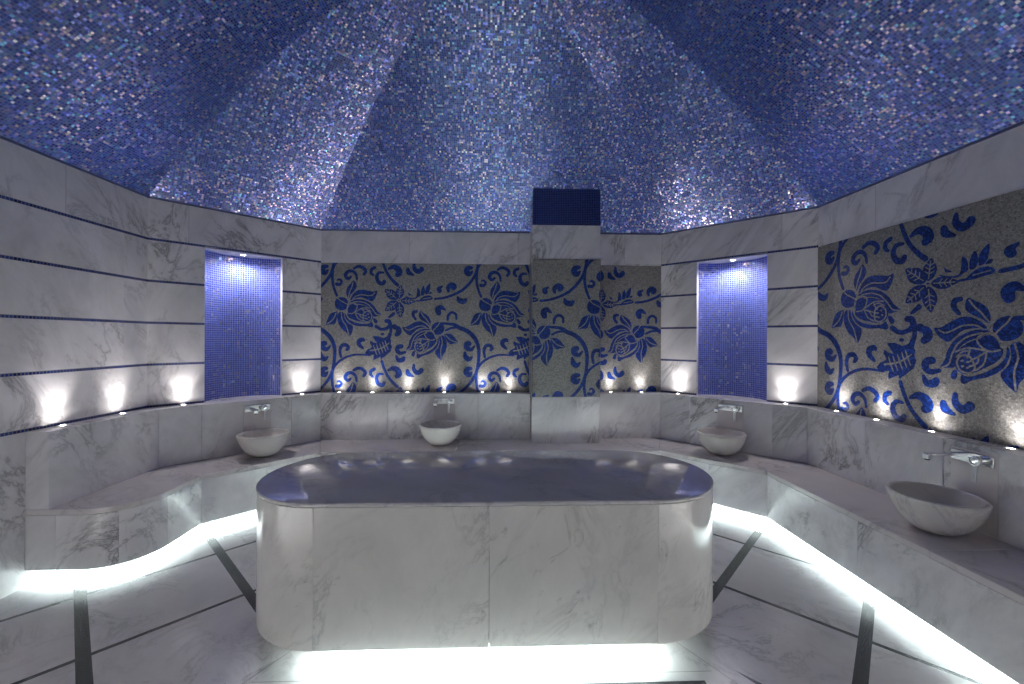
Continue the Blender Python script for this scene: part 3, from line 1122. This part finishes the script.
MW = 0.058
sm = S - MW * Q


def diag(sx, dd):
    """ledge point on a diagonal wall, dd from the back corner"""
    return (sx * (A + dd / Q - MW / Q), Y0 - dd / Q - MW / Q)


ups = [
    ((-B + MW, 2.86), (1, 0), 'left wall, nearest the viewer', 'recessed uplight on the left wall ledge, nearer of its two'),
    ((-B + MW, 3.30), (1, 0), '', 'recessed uplight on the left wall ledge, farther of its two'),
    (diag(-1, 1.20), (1, -1), '', 'recessed uplight on the ledge left of the left niche'),
    (diag(-1, 0.215), (1, -1), '', 'recessed uplight on the ledge right of the left niche'),
]
words = ['first', 'second', 'third', 'fourth', 'fifth', 'sixth']
for x, w in zip((-1.664, -1.308, -0.933, -0.533, -0.12, 0.175), words):
    ups.append(((x, Y0 - MW), (0, -1), '', 'recessed uplight under the back mural, %s from the left corner' % w))
ups += [((1.302, Y0 - MW), (0, -1), '', 'recessed uplight beside the pier on its right, under the narrow mural'),
        ((1.648, Y0 - MW), (0, -1), '', 'recessed uplight under the narrow mural, farther from the pier'),
        (diag(1, 0.217), (-1, -1), '', 'recessed uplight on the ledge left of the right niche'),
        (diag(1, 1.203), (-1, -1), '', 'recessed uplight on the ledge right of the right niche')]
for y, w in zip((3.32, 2.96, 2.57, 2.16), ('first from the far corner', 'second from the far corner', 'third from the far corner', 'nearest the viewer')):
    ups.append(((B - MW, y), (-1, 0), '', 'recessed uplight under the right wall mural, %s' % w))


def make_up():
    t = thing('uplight', '', 'lamp')
    bm = bmesh.new(); lathe(bm, [(.026, 0.0), (.026, .004), (.023, .006), (.017, .006), (.016, .002), (.016, 0)], 24); link('bezel', bm, M_STEEL, t, True)
    bm = bmesh.new(); lathe(bm, [(0.016, .0005), (.016, .004), (.010, .0055), (0, .006)], 20); link('lens', bm, M_LENS, t, True)
    return t




def uplamp(x, y, n_):
    at = (x, y, ZL + .012)
    spot(at, Vector((0, 0, 1)) - n_ * 0.11, 6.4, 76, 1.0, WARM, 0.014)      # beam
    spot(at, Vector((0, 0, 1)), 0.75, 172, 0.7, WARM, 0.014)                  # spill


u = make_up()
for i, ((x, y), nd, _, lab) in enumerate(ups):
    c = u if i == 0 else copy_tree(u)
    c.location = (x, y, ZL)
    tag(c, lab, 'lamp', 'recessed uplights along the ledge')
    n_ = Vector((nd[0], nd[1], 0)).normalized()
    uplamp(x, y, n_)
# unseen uplights added farther along the side walls to light the dome sides
for x, y, nd in ((-B + MW, 1.75, (1, 0)), (-B + MW, 2.3, (1, 0)), (B - MW, 1.72, (-1, 0))):
    uplamp(x, y, Vector((nd[0], nd[1], 0)))


def make_down():
    t = thing('downlight', '', 'lamp')
    bm = bmesh.new(); lathe(bm, [(.038, 0), (.038, -.004), (.034, -.007), (.026, -.007), (.024, -.002), (.024, 0)], 28); link('bezel', bm, M_STEEL, t, True)
    bm = bmesh.new(); lathe(bm, [(.024, -.0005), (.024, -.003), (.012, -.0045), (0, -.005)], 24); link('lens', bm, M_LENS, t, True)
    return t


dn = make_down()
for i, sx in enumerate((-1, 1)):
    c = dn if i == 0 else copy_tree(dn)
    x, y = sx * (A + 0.715 / Q + 0.09 / Q), Y0 - 0.715 / Q + 0.09 / Q
    c.location = (x, y, NZ)
    tag(c, 'small round downlight in the top of the %s niche' % ('left' if sx < 0 else 'right'), 'lamp', 'niche downlights')
    spot((x, y, NZ - .012), (-sx * 0.12, -0.12, -1), 21, 165, 0.9, WARM, 0.02)

# strips of light under the bench and the table
LED_W = 3.6
LZ = 0.058
mid_l = front_line(E_S - 0.082)
segs = []
arcp = mid_l[1:14]
segs.append((mid_l[0], mid_l[1]))
for k in range(0, 12, 4):
    segs.append((arcp[k], arcp[k + 4]))
segs.append((mid_l[13], mid_l[14]))
for k in range(14, len(mid_l) - 1):
    segs.append((mid_l[k], mid_l[k + 1]))
names = ['at the bench end by the left wall', 'x', 'x', 'round the curved bench end on the left', 'along the left wall', 'below the left niche', 'below the back wall',
         'below the right niche', 'below the near right basin']
for p, q in segs:
    area(lerp(p, q, .01), lerp(p, q, .99), 0.048, 0.02, LED_W, COOL)


def led_thing(path, label, z):
    bm = bmesh.new()
    for p, q in zip(path, path[1:]):
        d = (Vector(q) - Vector(p)).normalized() * 0.012
        nn = (-d.y, d.x)
        prism(bm, [(p[0] - nn[0], p[1] - nn[1]), (q[0] - nn[0], q[1] - nn[1]), (q[0] + nn[0], q[1] + nn[1]), (p[0] + nn[0], p[1] + nn[1])], z - .008, z - .0005)
    fix(bm)
    c = Vector((sum(p[0] for p in path) / len(path), sum(p[1] for p in path) / len(path), z))
    t = thing('light_strip', label, 'light strip', c, 0, 'light strips under the marble')
    bmesh.ops.translate(bm, verts=bm.verts, vec=-c)
    link('diffuser', bm, M_DIFF, t)
    return t


led_thing(mid_l[0:14], 'hidden light strip under the rounded left end of the bench', LZ)
led_thing([lerp(mid_l[13], mid_l[14], .02), mid_l[14], mid_l[15]], 'hidden light strip under the bench in front of the left niche', LZ)
led_thing([lerp(mid_l[15], mid_l[16], .01), mid_l[16]], 'hidden light strip under the back bench behind the table', LZ)
led_thing([lerp(mid_l[16], mid_l[17], .02), mid_l[17]], 'hidden light strip under the bench in front of the right niche', LZ)
led_thing([lerp(mid_l[17], mid_l[18], .01), mid_l[18]], 'hidden light strip under the long right bench', LZ)
for sy, lab in ((-1, 'hidden light strip glowing under the front of the table'), (1, 'hidden light strip under the back of the table')):
    y = TY + sy * (TR - .055)
    area((-HS + .03, y), (HS - .03, y), ZTB - .012, .03, (10 if sy < 0 else 20), COOL)
    led_thing([(-HS + .03, y), (HS - .03, y)], lab, ZTB)
# added unseen area lights low by the front walls, to brighten the table front
for sx in (-1, 1):
    for p, q in (((sx * 2.8, 1.50), (sx * 1.85, .55)), ((sx * 1.82, .5), (sx * 1.82, -1.3))):
        area(p, q, 0.16, .03, 6.2, (0.98, 1.0, 0.95))

# ------------------------------------------------------------------ world, camera, view
w = bpy.data.worlds.new('world')
scene.world = w
w.use_nodes = True
w.node_tree.nodes['Background'].inputs[0].default_value = (0.02, 0.025, 0.04, 1)
w.node_tree.nodes['Background'].inputs[1].default_value = 0.5

cam = bpy.data.cameras.new('camera')
co = bpy.data.objects.new('camera', cam)
COL.objects.link(co)
cam.sensor_fit = 'HORIZONTAL'
cam.sensor_width = 36.0
cam.lens = 36.0 * 414.1261 / 1024
cam.shift_y = -3.24 / 1024
cam.clip_start = 0.02
co.matrix_world = Matrix.Translation((0.0479, 0, 1.56)) @ Matrix.Rotation(-0.0348, 4, 'Z') @ Matrix.Rotation(math.pi / 2, 4, 'X') @ Matrix.Rotation(0.0036, 4, 'Z')
scene.camera = co

scene.view_settings.view_transform = 'Standard'
scene.view_settings.look = 'None'
scene.view_settings.gamma = 1.0
scene.view_settings.use_curve_mapping = False
scene.view_settings.exposure = 0.66
scene.cycles.max_bounces = 10
scene.cycles.diffuse_bounces = 6
scene.cycles.glossy_bounces = 4
scene.cycles.caustics_reflective = False
scene.cycles.sample_clamp_indirect = 6.0
scene.cycles.use_denoising = True
scene.cycles.use_adaptive_sampling = False
